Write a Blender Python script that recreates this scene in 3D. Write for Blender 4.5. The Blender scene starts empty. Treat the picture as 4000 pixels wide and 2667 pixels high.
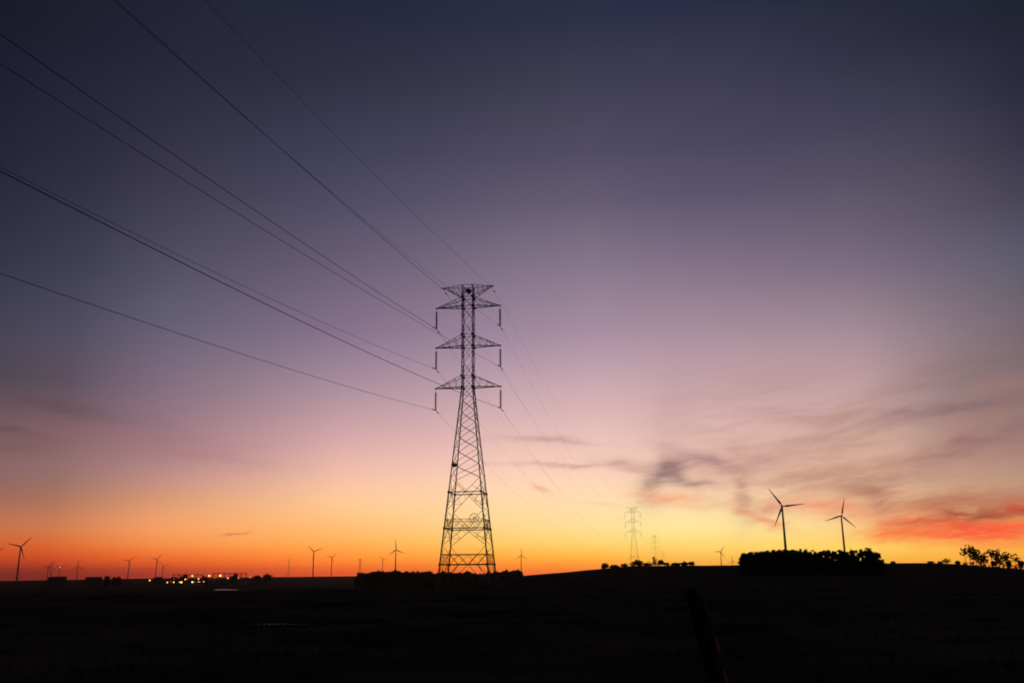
import bpy, math, random
import numpy as np
from mathutils import Matrix, Vector

scene = bpy.context.scene
COL = scene.collection
R = math.radians

# ------------------------------------------------------------------ camera
FPX, CX, CY = 3541.0, 2000.0, 1333.5            # focal length and centre in photo pixels (4000 x 2667)
PITCH, ROLL, EYE = math.atan(912.5 / 3541.0), 0.0108, 1.7
cam_d = bpy.data.cameras.new('camera'); cam = bpy.data.objects.new('camera', cam_d); COL.objects.link(cam)
cam_d.sensor_width = 36.0; cam_d.lens = 36.0 * FPX / 4000.0
cam_d.clip_start = 0.05; cam_d.clip_end = 60000
_rx, _up, _fw = Vector((1, 0, 0)), Vector((0, -math.sin(PITCH), math.cos(PITCH))), Vector((0, math.cos(PITCH), math.sin(PITCH)))
_cr = _rx * math.cos(ROLL) - _up * math.sin(ROLL); _cu = _rx * math.sin(ROLL) + _up * math.cos(ROLL)
cam.matrix_world = Matrix(((_cr.x, _cu.x, -_fw.x, 0), (_cr.y, _cu.y, -_fw.y, 0), (_cr.z, _cu.z, -_fw.z, EYE), (0, 0, 0, 1)))
scene.camera = cam

def ray(px, py):
    u = (px - CX) / FPX; v = (CY - py) / FPX
    a = u * math.cos(ROLL) + v * math.sin(ROLL); b = -u * math.sin(ROLL) + v * math.cos(ROLL)
    return Vector((a, math.cos(PITCH) - b * math.sin(PITCH), math.sin(PITCH) + b * math.cos(PITCH)))
def at(px, py, dist):                            # the point at horizontal distance dist along a sight line
    d = ray(px, py); k = dist / math.hypot(d.x, d.y)
    return Vector((d.x * k, d.y * k, EYE + d.z * k))
def azel(px, py):
    d = ray(px, py)
    return math.degrees(math.atan2(d.x, d.y)), math.degrees(math.atan2(d.z, math.hypot(d.x, d.y)))

# ------------------------------------------------------------------ exposure
scene.view_settings.view_transform = 'Standard'; scene.view_settings.look = 'None'
scene.view_settings.exposure = 0.0; scene.view_settings.gamma = 1.0; scene.view_settings.use_curve_mapping = False
scene.render.filter_size = 1.9                   # the soft lens of the photograph
try: scene.cycles.filter_width = 1.9
except Exception: pass
scene.cycles.volume_bounces = 1

# ------------------------------------------------------------------ world: afterglow by direction, with thin cloud
def lin(c): return tuple((x / 255 / 12.92) if x / 255 <= 0.04045 else ((x / 255 + 0.055) / 1.055) ** 2.4 for x in c)
SKY_X = [60, 660, 1300, 2200, 2760, 3500, 3950]
SKY_Y = [0, 300, 700, 1000, 1300, 1500, 1700, 1850, 1950, 2050, 2130, 2190, 2235]
SKY = [
 [(25,27,39),(30,31,51),(38,39,58),(49,50,70),(67,65,84),(75,66,77),(128,95,101),(132,102,98),(158,103,87),(198,117,80),(217,92,36),(199,64,30),(119,33,26)],
 [(34,36,54),(39,41,61),(60,57,75),(78,76,98),(104,99,120),(133,111,127),(159,123,133),(192,143,141),(224,158,119),(257,169,108),(255,150,75),(253,104,32),(175,54,35)],
 [(36,39,60),(48,47,67),(70,70,96),(101,91,114),(134,114,139),(168,141,156),(212,167,170),(247,192,172),(260,204,153),(260,195,121),(262,174,77),(272,139,43),(235,86,36)],
 [(40,44,68),(61,61,81),(91,84,108),(132,118,137),(169,143,163),(205,172,182),(237,196,188),(258,218,194),(259,226,179),(259,227,157),(261,216,106),(274,175,44),(255,118,44)],
 [(42,46,70),(64,61,87),(83,77,105),(126,110,132),(172,144,158),(199,165,171),(228,188,178),(251,209,185),(260,225,178),(259,238,164),(262,222,117),(263,190,70),(255,145,48)],
 [(33,37,51),(53,54,77),(89,83,100),(118,104,124),(167,142,151),(194,160,163),(215,177,161),(240,191,156),(253,204,151),(259,214,144),(264,221,102),(263,188,65),(255,145,48)],
 [(31,35,49),(42,42,61),(62,58,77),(87,90,107),(111,98,106),(120,104,109),(143,117,114),(174,142,129),(211,167,120),(245,200,110),(272,200,78),(263,173,58),(255,130,44)],
]
AZ_K = [azel(x, 2200)[0] for x in SKY_X]
SKY_AZEL = [[azel(x, y) for y in SKY_Y] for x in SKY_X]
def sky_table(k, el):                            # colour on azimuth column k at elevation el
    es = [p[1] for p in SKY_AZEL[k]]
    cs = SKY[k]
    if el >= es[0]:
        t = min(1, (el - es[0]) / 45.0)
        return tuple(c * (1 - t) + d * t for c, d in zip(cs[0], (20, 24, 38)))
    for j in range(len(es) - 1):
        if es[j] >= el >= es[j + 1]:
            t = (es[j] - el) / (es[j] - es[j + 1])
            return tuple(a * (1 - t) + b * t for a, b in zip(cs[j], cs[j + 1]))
    return cs[-1]
def sky_at(az, el):
    # the columns of the table lean a little (the lens looks up): find the azimuth of every column at this elevation
    azs = []
    for k in range(len(SKY_X)):
        es = [p[1] for p in SKY_AZEL[k]]; a_ = [p[0] for p in SKY_AZEL[k]]
        e = max(min(el, es[0]), es[-1])
        azs.append(float(np.interp(e, es[::-1], a_[::-1])))
    cols = np.array([sky_table(k, el) for k in range(len(SKY_X))])
    if az > azs[-1] or az < azs[0]:
        base = cols[-1] if az > azs[-1] else cols[0]
        d = min(1.0, ((az - azs[-1]) if az > azs[-1] else (azs[0] - az)) / 70.0)
        far = np.array((26, 28, 44)) * (1 + 0.5 * max(0, 1 - el / 25))
        return tuple(base * (1 - d) + far * d)
    return tuple(np.array([np.interp(az, azs, cols[:, i]) for i in range(3)]))

world = bpy.data.worlds.new('World'); scene.world = world; world.use_nodes = True
nt = world.node_tree; nt.nodes.clear()
def N(t, **kw):
    n = nt.nodes.new(t)
    for k, v in kw.items(): setattr(n, k, v)
    return n
def link(a, b): nt.links.new(a, b)
def M(op, a, b=None, c=None, clamp=False):
    n = N('ShaderNodeMath', operation=op, use_clamp=clamp)
    for i, v in enumerate((a, b, c)):
        if v is None: continue
        if isinstance(v, (int, float)): n.inputs[i].default_value = v
        else: link(v, n.inputs[i])
    return n.outputs[0]
tc = N('ShaderNodeTexCoord'); sep = N('ShaderNodeSeparateXYZ'); link(tc.outputs['Generated'], sep.inputs[0])
EL = M('MULTIPLY', M('ARCSINE', sep.outputs[2]), 180 / math.pi)
AZ = M('MULTIPLY', M('ARCTAN2', sep.outputs[0], sep.outputs[1]), 180 / math.pi)
EF = M('POWER', M('DIVIDE', EL, 60.0, clamp=True), 0.6)
RAMP_AZ = [-180, -75, -42] + [round(v, 2) for v in np.linspace(-32, 32, 13)] + [42, 75, 180]
prev = None
for i, a in enumerate(RAMP_AZ):
    rp = N('ShaderNodeValToRGB'); cr = rp.color_ramp; cr.interpolation = 'LINEAR'
    els = [0, .25, .55, .9, 1.4, 2, 2.7, 3.5, 4.4, 5.5, 6.7, 8, 9.5, 11, 13, 15, 17.5, 20, 23, 26, 30, 34, 39, 46, 60]
    while len(cr.elements) < len(els): cr.elements.new(0.5)
    for e in range(len(els)): cr.elements[e].position = e / (len(els) - 1)
    for e, el in enumerate(els):
        cr.elements[e].position = (el / 60.0) ** 0.6
        cr.elements[e].color = (*lin(sky_at(a, el)), 1)
    link(EF, rp.inputs[0])
    if prev is None: prev = rp.outputs[0]; continue
    mr = N('ShaderNodeMapRange', clamp=True); link(AZ, mr.inputs[0])
    mr.inputs[1].default_value = RAMP_AZ[i - 1]; mr.inputs[2].default_value = a
    mx = N('ShaderNodeMix', data_type='RGBA'); link(mr.outputs[0], mx.inputs[0]); link(prev, mx.inputs[6]); link(rp.outputs[0], mx.inputs[7])
    prev = mx.outputs[2]
# clouds: soft streaks in (azimuth, elevation), torn by noise
def noise(scale, sx, sy, detail=4, off=0.0, dist=0.0):
    cb = N('ShaderNodeCombineXYZ'); link(M('MULTIPLY', AZ, sx), cb.inputs[0]); link(M('MULTIPLY', EL, sy), cb.inputs[1]); cb.inputs[2].default_value = off
    n = N('ShaderNodeTexNoise'); n.inputs['Scale'].default_value = scale; n.inputs['Detail'].default_value = detail
    n.inputs['Distortion'].default_value = dist
    link(cb.outputs[0], n.inputs['Vector']); return n
w1 = noise(1.0, .22, .5, 3, 3.1); w2 = noise(1.0, .75, 1.5, 4, 9.7)
s1 = N('ShaderNodeSeparateColor'); link(w1.outputs['Color'], s1.inputs[0]); s2 = N('ShaderNodeSeparateColor'); link(w2.outputs['Color'], s2.inputs[0])
WA = M('ADD', AZ, M('ADD', M('MULTIPLY', M('SUBTRACT', s1.outputs[0], .5), 2.0), M('MULTIPLY', M('SUBTRACT', s2.outputs[0], .5), 1.0)))
WE = M('ADD', EL, M('ADD', M('MULTIPLY', M('SUBTRACT', s1.outputs[1], .5), 1.1), M('MULTIPLY', M('SUBTRACT', s2.outputs[1], .5), .55)))
WISP = noise(1.0, .2, 1.3, 4, 5.0, .3).outputs['Fac']
WISPF = N('ShaderNodeMapRange', clamp=True); link(WISP, WISPF.inputs[0]); WISPF.inputs[1].default_value = .32; WISPF.inputs[2].default_value = .6; WISPF.inputs[3].default_value = .2
# finer fibres combed along a gently rising direction
cf = N('ShaderNodeCombineXYZ'); bf = R(8)
link(M('MULTIPLY', M('ADD', M('MULTIPLY', WA, math.cos(bf)), M('MULTIPLY', WE, math.sin(bf))), .5), cf.inputs[0])
link(M('MULTIPLY', M('SUBTRACT', M('MULTIPLY', WE, math.cos(bf)), M('MULTIPLY', WA, math.sin(bf))), 3.2), cf.inputs[1]); cf.inputs[2].default_value = 7.7
fn = N('ShaderNodeTexNoise'); fn.inputs['Scale'].default_value = 1.0; fn.inputs['Detail'].default_value = 7; fn.inputs['Roughness'].default_value = .62; fn.inputs['Distortion'].default_value = .4; link(cf.outputs[0], fn.inputs['Vector'])
FIB = N('ShaderNodeMapRange', clamp=True); link(fn.outputs['Fac'], FIB.inputs[0]); FIB.inputs[1].default_value = .3; FIB.inputs[2].default_value = .62; FIB.inputs[3].default_value = .55; FIB.inputs[4].default_value = 1.12
def cloud(x0, y0, x1, y1, half, colour, amount, wisp=1.0):
    """a streak of cloud from one direction to another (given as photo pixels), half = half width in degrees"""
    global prev
    a0, e0 = azel(x0, y0); a1, e1 = azel(x1, y1)
    ca, ce = (a0 + a1) / 2, (e0 + e1) / 2; L = math.hypot(a1 - a0, e1 - e0); th = math.atan2(e1 - e0, a1 - a0); hl = L / 2 + half
    da = M('SUBTRACT', WA, ca); de = M('SUBTRACT', WE, ce)
    p = M('DIVIDE', M('ADD', M('MULTIPLY', da, math.cos(th)), M('MULTIPLY', de, math.sin(th))), hl)
    q = M('DIVIDE', M('SUBTRACT', M('MULTIPLY', de, math.cos(th)), M('MULTIPLY', da, math.sin(th))), half)
    d2 = M('ADD', M('MULTIPLY', p, p), M('MULTIPLY', q, q))
    g = M('EXPONENT', M('MULTIPLY', d2, -.9))
    f = M('MULTIPLY', M('MULTIPLY', M('MULTIPLY', g, amount), FIB.outputs[0]), M('ADD', M('MULTIPLY', WISPF.outputs[0], wisp), 1 - wisp), clamp=True)
    mx = N('ShaderNodeMix', data_type='RGBA'); link(f, mx.inputs[0]); link(prev, mx.inputs[6]); mx.inputs[7].default_value = (*lin(colour), 1)
    prev = mx.outputs[2]
# a broad thin veil of cirrus low on the right
cb = N('ShaderNodeCombineXYZ'); be = R(7)
link(M('MULTIPLY', M('ADD', M('MULTIPLY', WA, math.cos(be)), M('MULTIPLY', WE, math.sin(be))), .16), cb.inputs[0])
link(M('MULTIPLY', M('SUBTRACT', M('MULTIPLY', WE, math.cos(be)), M('MULTIPLY', WA, math.sin(be))), .95), cb.inputs[1]); cb.inputs[2].default_value = 2.4
vn = N('ShaderNodeTexNoise'); vn.inputs['Scale'].default_value = 1.0; vn.inputs['Detail'].default_value = 4; vn.inputs['Distortion'].default_value = .15; link(cb.outputs[0], vn.inputs['Vector'])
def ramp(x, a, b):
    n = N('ShaderNodeMapRange', clamp=True, interpolation_type='SMOOTHSTEP'); link(x, n.inputs[0]); n.inputs[1].default_value = a; n.inputs[2].default_value = b; return n.outputs[0]
veil = M('MULTIPLY', M('MULTIPLY', ramp(vn.outputs['Fac'], .32, .75), ramp(AZ, 6, 18)), M('MULTIPLY', ramp(EL, 2.4, 4.5), M('SUBTRACT', 1.0, ramp(EL, 8.5, 13.5))))
mx = N('ShaderNodeMix', data_type='RGBA'); link(M('MULTIPLY', veil, .55), mx.inputs[0]); link(prev, mx.inputs[6]); mx.inputs[7].default_value = (*lin((170, 124, 114)), 1); prev = mx.outputs[2]
for args in (
    (2650, 1820, 3300, 1800, 1.2, (194, 150, 138), .5, .5), (3250, 1900, 4050, 1800, 1.3, (186, 140, 122), .5, .5),
    (3500, 1560, 4150, 1330, 1.3, (116, 96, 98), .28, .5),           # grey veil, upper right
    (2640, 1480, 2600, 1720, 1.1, (160, 130, 138), .16, .4),         # faint upright smear
    (3450, 1640, 4050, 1548, .38, (128, 100, 102), .75, .4),
    (3560, 1800, 4050, 1650, .6, (150, 108, 104), .75, .6),
    (2850, 1750, 3100, 1800, .6, (186, 144, 136), .7, .6),
    (2950, 1860, 3400, 1840, .6, (200, 152, 134), .7, .6),
    (3250, 1900, 3550, 1960, .5, (184, 126, 104), .7, .7),
    (1980, 1706, 2290, 1720, .2, (176, 138, 140), .55, .2),
    (1930, 1812, 2500, 1812, .2, (205, 155, 150), .65, .4),
    (2330, 1790, 2570, 1850, .35, (196, 152, 146), .6, .6),
    (2555, 1905, 2610, 1825, .7, (146, 114, 114), .95, .35),
    (2600, 1800, 2690, 1880, .5, (144, 112, 112), .85, .4),
    (2640, 1885, 2800, 1905, .3, (170, 128, 122), .65, .5),
    (2530, 1935, 2700, 1955, .42, (246, 168, 128), .85, .5),
    (2660, 1770, 2850, 1835, .45, (168, 126, 126), .75, .6),
    (2910, 1880, 2905, 1990, .6, (186, 132, 118), .7, .5),
    (2900, 1990, 3050, 2050, .3, (242, 154, 116), .95, .2),
    (2950, 1985, 3090, 1960, .3, (206, 138, 122), .75, .5),
    (3080, 1965, 3380, 1990, .5, (244, 148, 112), .85, .5),
    (3360, 1890, 3470, 1985, .7, (176, 118, 100), .65, .6),
    (3560, 1985, 4050, 1915, .6, (184, 104, 82), .9, .6),
    (3400, 2085, 3650, 2085, .42, (255, 142, 64), .9, .25),
    (3480, 2030, 3800, 2045, .4, (250, 92, 58), .9, .4),
    (3560, 2072, 4080, 2058, .72, (255, 84, 54), 1.0, .1),
    (3850, 2070, 4100, 2020, .6, (255, 100, 62), .9, .2),
    (3620, 2028, 4100, 1972, .34, (140, 64, 54), .95, .3),
    (3900, 1985, 4080, 1970, .3, (210, 72, 58), .85, .4),
    (3950, 2120, 4050, 2110, .18, (255, 140, 56), .7, .3),
    (-150, 1560, 350, 1670, 1.2, (104, 80, 86), .28, .5),
    (-150, 1500, 450, 1630, .32, (96, 72, 80), .5, .4),
    (-150, 1635, 160, 1700, .28, (92, 68, 72), .55, .3),
    (-100, 1715, 130, 1745, .4, (108, 70, 72), .4, .4),
    (300, 1690, 1000, 1790, .8, (160, 112, 115), .4, .8),
    (850, 2085, 960, 2085, .08, (200, 118, 86), .8, .1),
    (2270, 1964, 2440, 1982, .12, (250, 190, 138), .4, .3),
    (2060, 1900, 2130, 1930, .15, (234, 160, 134), .6, .4),
): cloud(*args)
bg = N('ShaderNodeBackground'); bg.inputs[1].default_value = 1.0; link(prev, bg.inputs[0])
wo = N('ShaderNodeOutputWorld'); link(bg.outputs[0], wo.inputs[0])

# ------------------------------------------------------------------ helpers
def mat(name, colour, rough=.8, metal=0., scale=3.0, vary=.35, spec=.3, bump=0.0):
    m = bpy.data.materials.new(name); m.use_nodes = True; t = m.node_tree; b = t.nodes['Principled BSDF']
    tx = t.nodes.new('ShaderNodeTexCoord'); no = t.nodes.new('ShaderNodeTexNoise'); no.inputs['Scale'].default_value = scale; no.inputs['Detail'].default_value = 5
    t.links.new(tx.outputs['Object'], no.inputs['Vector'])
    r = t.nodes.new('ShaderNodeValToRGB'); r.color_ramp.elements[0].position = .3; r.color_ramp.elements[1].position = .7
    r.color_ramp.elements[0].color = (*[c * (1 - vary) for c in colour], 1); r.color_ramp.elements[1].color = (*[min(1, c * (1 + vary)) for c in colour], 1)
    t.links.new(no.outputs['Fac'], r.inputs[0]); t.links.new(r.outputs[0], b.inputs['Base Color'])
    b.inputs['Roughness'].default_value = rough; b.inputs['Metallic'].default_value = metal; b.inputs['Specular IOR Level'].default_value = spec
    if bump:
        bn = t.nodes.new('ShaderNodeBump'); bn.inputs['Strength'].default_value = bump; t.links.new(no.outputs['Fac'], bn.inputs['Height']); t.links.new(bn.outputs[0], b.inputs['Normal'])
    return m
def glow(name, colour, strength):
    m = bpy.data.materials.new(name); m.use_nodes = True; b = m.node_tree.nodes['Principled BSDF']
    b.inputs['Base Color'].default_value = (.05, .05, .05, 1); b.inputs['Emission Color'].default_value = (*colour, 1); b.inputs['Emission Strength'].default_value = strength
    return m
class MB:
    def __init__(s): s.v = []; s.f = []
    def add(s, v, f):
        o = len(s.v); s.v += [tuple(p) for p in v]; s.f += [tuple(i + o for i in q) for q in f]
    def bar(s, p, q, w, h=None, ext=0.0):
        p, q = Vector(p), Vector(q); d = (q - p)
        if d.length < 1e-6: return
        d.normalize(); p = p - d * ext; q = q + d * ext; h = h or w
        ref = Vector((0, 0, 1)) if abs(d.z) < .9 else Vector((0, 1, 0))
        a = d.cross(ref).normalized() * w / 2; b = d.cross(a).normalized() * h / 2
        s.add([p - a - b, p + a - b, p + a + b, p - a + b, q - a - b, q + a - b, q + a + b, q - a + b],
              [(0, 3, 2, 1), (4, 5, 6, 7), (0, 1, 5, 4), (1, 2, 6, 5), (2, 3, 7, 6), (3, 0, 4, 7)])
    def box(s, c, sx, sy, sz):
        x, y, z = c
        v = [(x + i * sx / 2, y + j * sy / 2, z + k * sz / 2) for k in (-1, 1) for j in (-1, 1) for i in (-1, 1)]
        s.add(v, [(0, 2, 3, 1), (4, 5, 7, 6), (0, 1, 5, 4), (1, 3, 7, 5), (3, 2, 6, 7), (2, 0, 4, 6)])
    def tube(s, pts, rad, n=8):
        pts = [Vector(p) for p in pts]; rad = rad if hasattr(rad, '__len__') else [rad] * len(pts); o = len(s.v)
        for i, p in enumerate(pts):
            d = (pts[min(i + 1, len(pts) - 1)] - pts[max(i - 1, 0)]).normalized()
            ref = Vector((0, 0, 1)) if abs(d.z) < .9 else Vector((0, 1, 0))
            a = d.cross(ref).normalized(); b = a.cross(d)
            for k in range(n):
                t = 2 * math.pi * k / n; s.v.append(tuple(p + (a * math.cos(t) + b * math.sin(t)) * rad[i]))
        for i in range(len(pts) - 1):
            for k in range(n):
                s.f.append((o + i * n + k, o + i * n + (k + 1) % n, o + (i + 1) * n + (k + 1) % n, o + (i + 1) * n + k))
        s.f.append(tuple(o + k for k in range(n))[::-1]); s.f.append(tuple(o + (len(pts) - 1) * n + k for k in range(n)))
    def lathe(s, prof, c=(0, 0, 0), n=12, axis='z'):      # prof: (radius, height) pairs
        o = len(s.v)
        for r, z in prof:
            for k in range(n):
                t = 2 * math.pi * k / n; a, b = r * math.cos(t), r * math.sin(t)
                p = (a, b, z) if axis == 'z' else (a, z, b)
                s.v.append((p[0] + c[0], p[1] + c[1], p[2] + c[2]))
        for i in range(len(prof) - 1):
            for k in range(n): s.f.append((o + i * n + k, o + i * n + (k + 1) % n, o + (i + 1) * n + (k + 1) % n, o + (i + 1) * n + k))
        s.f.append(tuple(o + k for k in range(n))[::-1]); s.f.append(tuple(o + (len(prof) - 1) * n + k for k in range(n)))
    def build(s, name, m, parent=None, smooth=False):
        me = bpy.data.meshes.new(name); me.from_pydata(s.v, [], s.f); me.update()
        if smooth: me.polygons.foreach_set('use_smooth', [True] * len(me.polygons))
        me.materials.append(m); o = bpy.data.objects.new(name, me); COL.objects.link(o)
        if parent is not None: o.parent = parent
        return o
def tag(o, label, cat, group=None, kind=None):
    if label: o['label'] = label
    if cat: o['category'] = cat
    if group: o['group'] = group
    if kind: o['kind'] = kind
    return o
def thing(name, label, cat, loc=(0, 0, 0), rz=0, group=None):
    o = bpy.data.objects.new(name, None); o.empty_display_size = .5; COL.objects.link(o); o.location = loc; o.rotation_euler = (0, 0, rz)
    return tag(o, label, cat, group)
def copy_tree(o, parent=None):
    c = o.copy(); COL.objects.link(c); c.parent = parent
    for ch in list(o.children): copy_tree(ch, c)
    return c
rng = np.random.default_rng(7); random.seed(7)

# ------------------------------------------------------------------ terrain
def sm(a, b, x):
    t = np.clip((np.asarray(x, float) - a) / (b - a), 0, 1); return t * t * (3 - 2 * t)
CREST = [(1950, 2249), (2050, 2246), (2180, 2236), (2340, 2222), (2420, 2214), (2500, 2209), (2720, 2206), (3000, 2205), (3400, 2199), (3560, 2198), (3660, 2200), (3760, 2204), (3860, 2214), (4000, 2221), (4300, 2224)]
C_AZ = [azel(*p)[0] for p in CREST]; C_TAN = [math.tan(R(azel(*p)[1])) for p in CREST]
def crest_tan(az): return np.interp(az, C_AZ, C_TAN, left=-.02, right=0.0)
PUDDLE = at(852, 2302, 715)
def ground_z(x, y):
    x = np.asarray(x, float); y = np.asarray(y, float)
    r = np.hypot(x, y); az = np.degrees(np.arctan2(x, y))
    left = 1 - sm(-2.5, 3, az) * sm(-90, -60, az)
    plain = -8.0 * sm(110, 420, r) + (9.6 + 2.6 * sm(-30, -20, az)) * sm(1450, 2700, r) * (1 - sm(3300, 6000, r))
    zc = 1.7 + 400 * crest_tan(az)
    rise = np.where(r < 400, sm(190, 410, r), 1 - sm(415, 620, r))
    hill = zc * rise
    rgt = hill + np.where(r > 415, -7.0 * sm(450, 800, r), 0.0)
    wgt = sm(-4.0, .8, az) * (1 - sm(40, 70, az))
    z = plain * (1 - wgt) + rgt * wgt
    n = .18 * np.sin(x * .09 + 1.3 * np.sin(y * .05)) * np.sin(y * .073 + .7) + .06 * np.sin(x * .31 + 2) * np.sin(y * .27 + np.sin(x * .11))
    z = z + n * sm(6, 60, r) * (1 - .8 * sm(300, 900, r))
    dp = np.hypot(x - PUDDLE.x, (y - PUDDLE.y))
    return z * sm(40, 110, dp) + (-8.05) * (1 - sm(40, 110, dp)) if True else z
def gz(x, y): return float(ground_z(x, y))
GM = mat('dark_grass_ground', (.085, .068, .045), .95, 0, .12, .5, 0.0, .3)
na, rr = 420, np.concatenate([[.3], np.geomspace(.8, 9000, 165)])
azs = np.concatenate([np.linspace(-40, 40, 300), np.linspace(40, 320, 122)[1:-1]])
na = len(azs)
AA, RR = np.meshgrid(np.radians(azs), rr); X = RR * np.sin(AA); Y = RR * np.cos(AA); Z = ground_z(X, Y)
V = np.stack([X, Y, Z], -1).reshape(-1, 3)
me = bpy.data.meshes.new('ground'); fs = []
for i in range(len(rr) - 1):
    for k in range(na): fs.append((i * na + k, (i + 1) * na + k, (i + 1) * na + (k + 1) % na, i * na + (k + 1) % na))
fs.append(tuple(range(na)))
me.from_pydata(V.tolist(), [], fs); me.polygons.foreach_set('use_smooth', [True] * len(me.polygons)); me.materials.append(GM)
if me.polygons[0].normal.z < 0: me.flip_normals()
ground = bpy.data.objects.new('ground', me); COL.objects.link(ground); tag(ground, 'dark grassland rolling to the horizon', None, None, 'structure')

# grass: short tufts in the near field
def leaf_cloud(pts, size, aspect=1.0):
    """many small quads of random facing at the given points"""
    n = len(pts); a = rng.normal(size=(n, 3)); a /= np.linalg.norm(a, axis=1)[:, None]; b = rng.normal(size=(n, 3)); b = np.cross(a, b); b /= np.linalg.norm(b, axis=1)[:, None]
    s = (size * rng.uniform(.6, 1.4, n))[:, None]
    a *= s * aspect / 2; b *= s / 2
    v = np.stack([pts - a - b * .4, pts - b, pts + a + b * .3, pts + b], 1).reshape(-1, 3)
    return v, [(4 * i, 4 * i + 1, 4 * i + 2, 4 * i + 3) for i in range(n)]
def cloud_obj(name, pts, size, m, parent=None, aspect=1.0):
    v, f = leaf_cloud(np.asarray(pts, float), size, aspect)
    me = bpy.data.meshes.new(name); me.from_pydata(v.tolist(), [], f); me.materials.append(m)
    o = bpy.data.objects.new(name, me); COL.objects.link(o)
    if parent is not None: o.parent = parent
    return o
GRASS = mat('grass_blades', (.08, .068, .042), .9, 0, .5, .5, 0.0)
n = 36000; nc = 900; cr_ = 4 + 70 * rng.random(nc) ** 1.2; ca_ = np.radians(rng.uniform(-42, 42, nc)); ci = rng.integers(0, nc, n); sp = rng.uniform(.2, 1.1, nc)[ci]
gx, gy = (cr_ * np.sin(ca_))[ci] + rng.normal(0, 1, n) * sp, (cr_ * np.cos(ca_))[ci] + rng.normal(0, 1, n) * sp; g0 = ground_z(gx, gy)
h = rng.uniform(.05, .2, n) * (1 + .4 * np.sin(gx * .6) * np.sin(gy * .4)); lx, ly = rng.normal(0, .12, n), rng.normal(0, .12, n); w = rng.uniform(.012, .03, n); t = rng.uniform(0, math.pi, n)
v = np.stack([np.stack([gx - w * np.cos(t), gy - w * np.sin(t), g0 - .03], 1), np.stack([gx + w * np.cos(t), gy + w * np.sin(t), g0 - .03], 1), np.stack([gx + lx, gy + ly, g0 + h], 1)], 1).reshape(-1, 3)
me = bpy.data.meshes.new('grass'); me.from_pydata(v.tolist(), [], [(3 * i, 3 * i + 1, 3 * i + 2) for i in range(n)]); me.materials.append(GRASS)
o = bpy.data.objects.new('grass', me); COL.objects.link(o); tag(o, 'rough grass tufts covering the dark foreground', 'grass', None, 'stuff')

# water lying on the plain: a still pool that mirrors the sunset
WATER = mat('still_water', (.01, .01, .012), .3, 0, 1, .1, .2)
def pool(name, x0, x1, yb, yt, dist, label, lift):
    zb = None; pts = []
    c = at((x0 + x1) / 2, (yb + yt) / 2, dist); zp = gz(c.x, c.y) + lift
    mb = MB(); ring = []
    def onplane(px, py):
        d = ray(px, py); k = (zp - EYE) / d.z; return (d.x * k, d.y * k, zp)
    n = 40
    for k in range(n):
        t = 2 * math.pi * k / n; wob = 1 + .18 * math.sin(3 * t + 1) + .12 * math.sin(7 * t)
        ring.append(onplane((x0 + x1) / 2 + (x1 - x0) / 2 * math.cos(t) * (1 + .06 * math.sin(5 * t)), (yb + yt) / 2 + (yb - yt) / 2 * math.sin(t) * wob))
    mb.add(ring, [tuple(range(n))]); o = mb.build(name, WATER)
    if o.data.polygons[0].normal.z < 0: o.data.flip_normals()
    return tag(o, label, None, None, 'structure')
MUD = mat('wet_mud', (.03, .027, .024), .62, 0, 3, .2, .08)
def _mud():
    global WATER
    w = WATER; WATER = MUD; pool('muddy_pool', 985, 1215, 2439.5, 2434, 31, 'thin muddy pool in the dark field, nearer than the pond', .02); WATER = w
_mud()
pool('pond', 835, 930, 2303.6, 2300.4, 715, 'shallow pool on the plain mirroring the red sky', .06)

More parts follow.
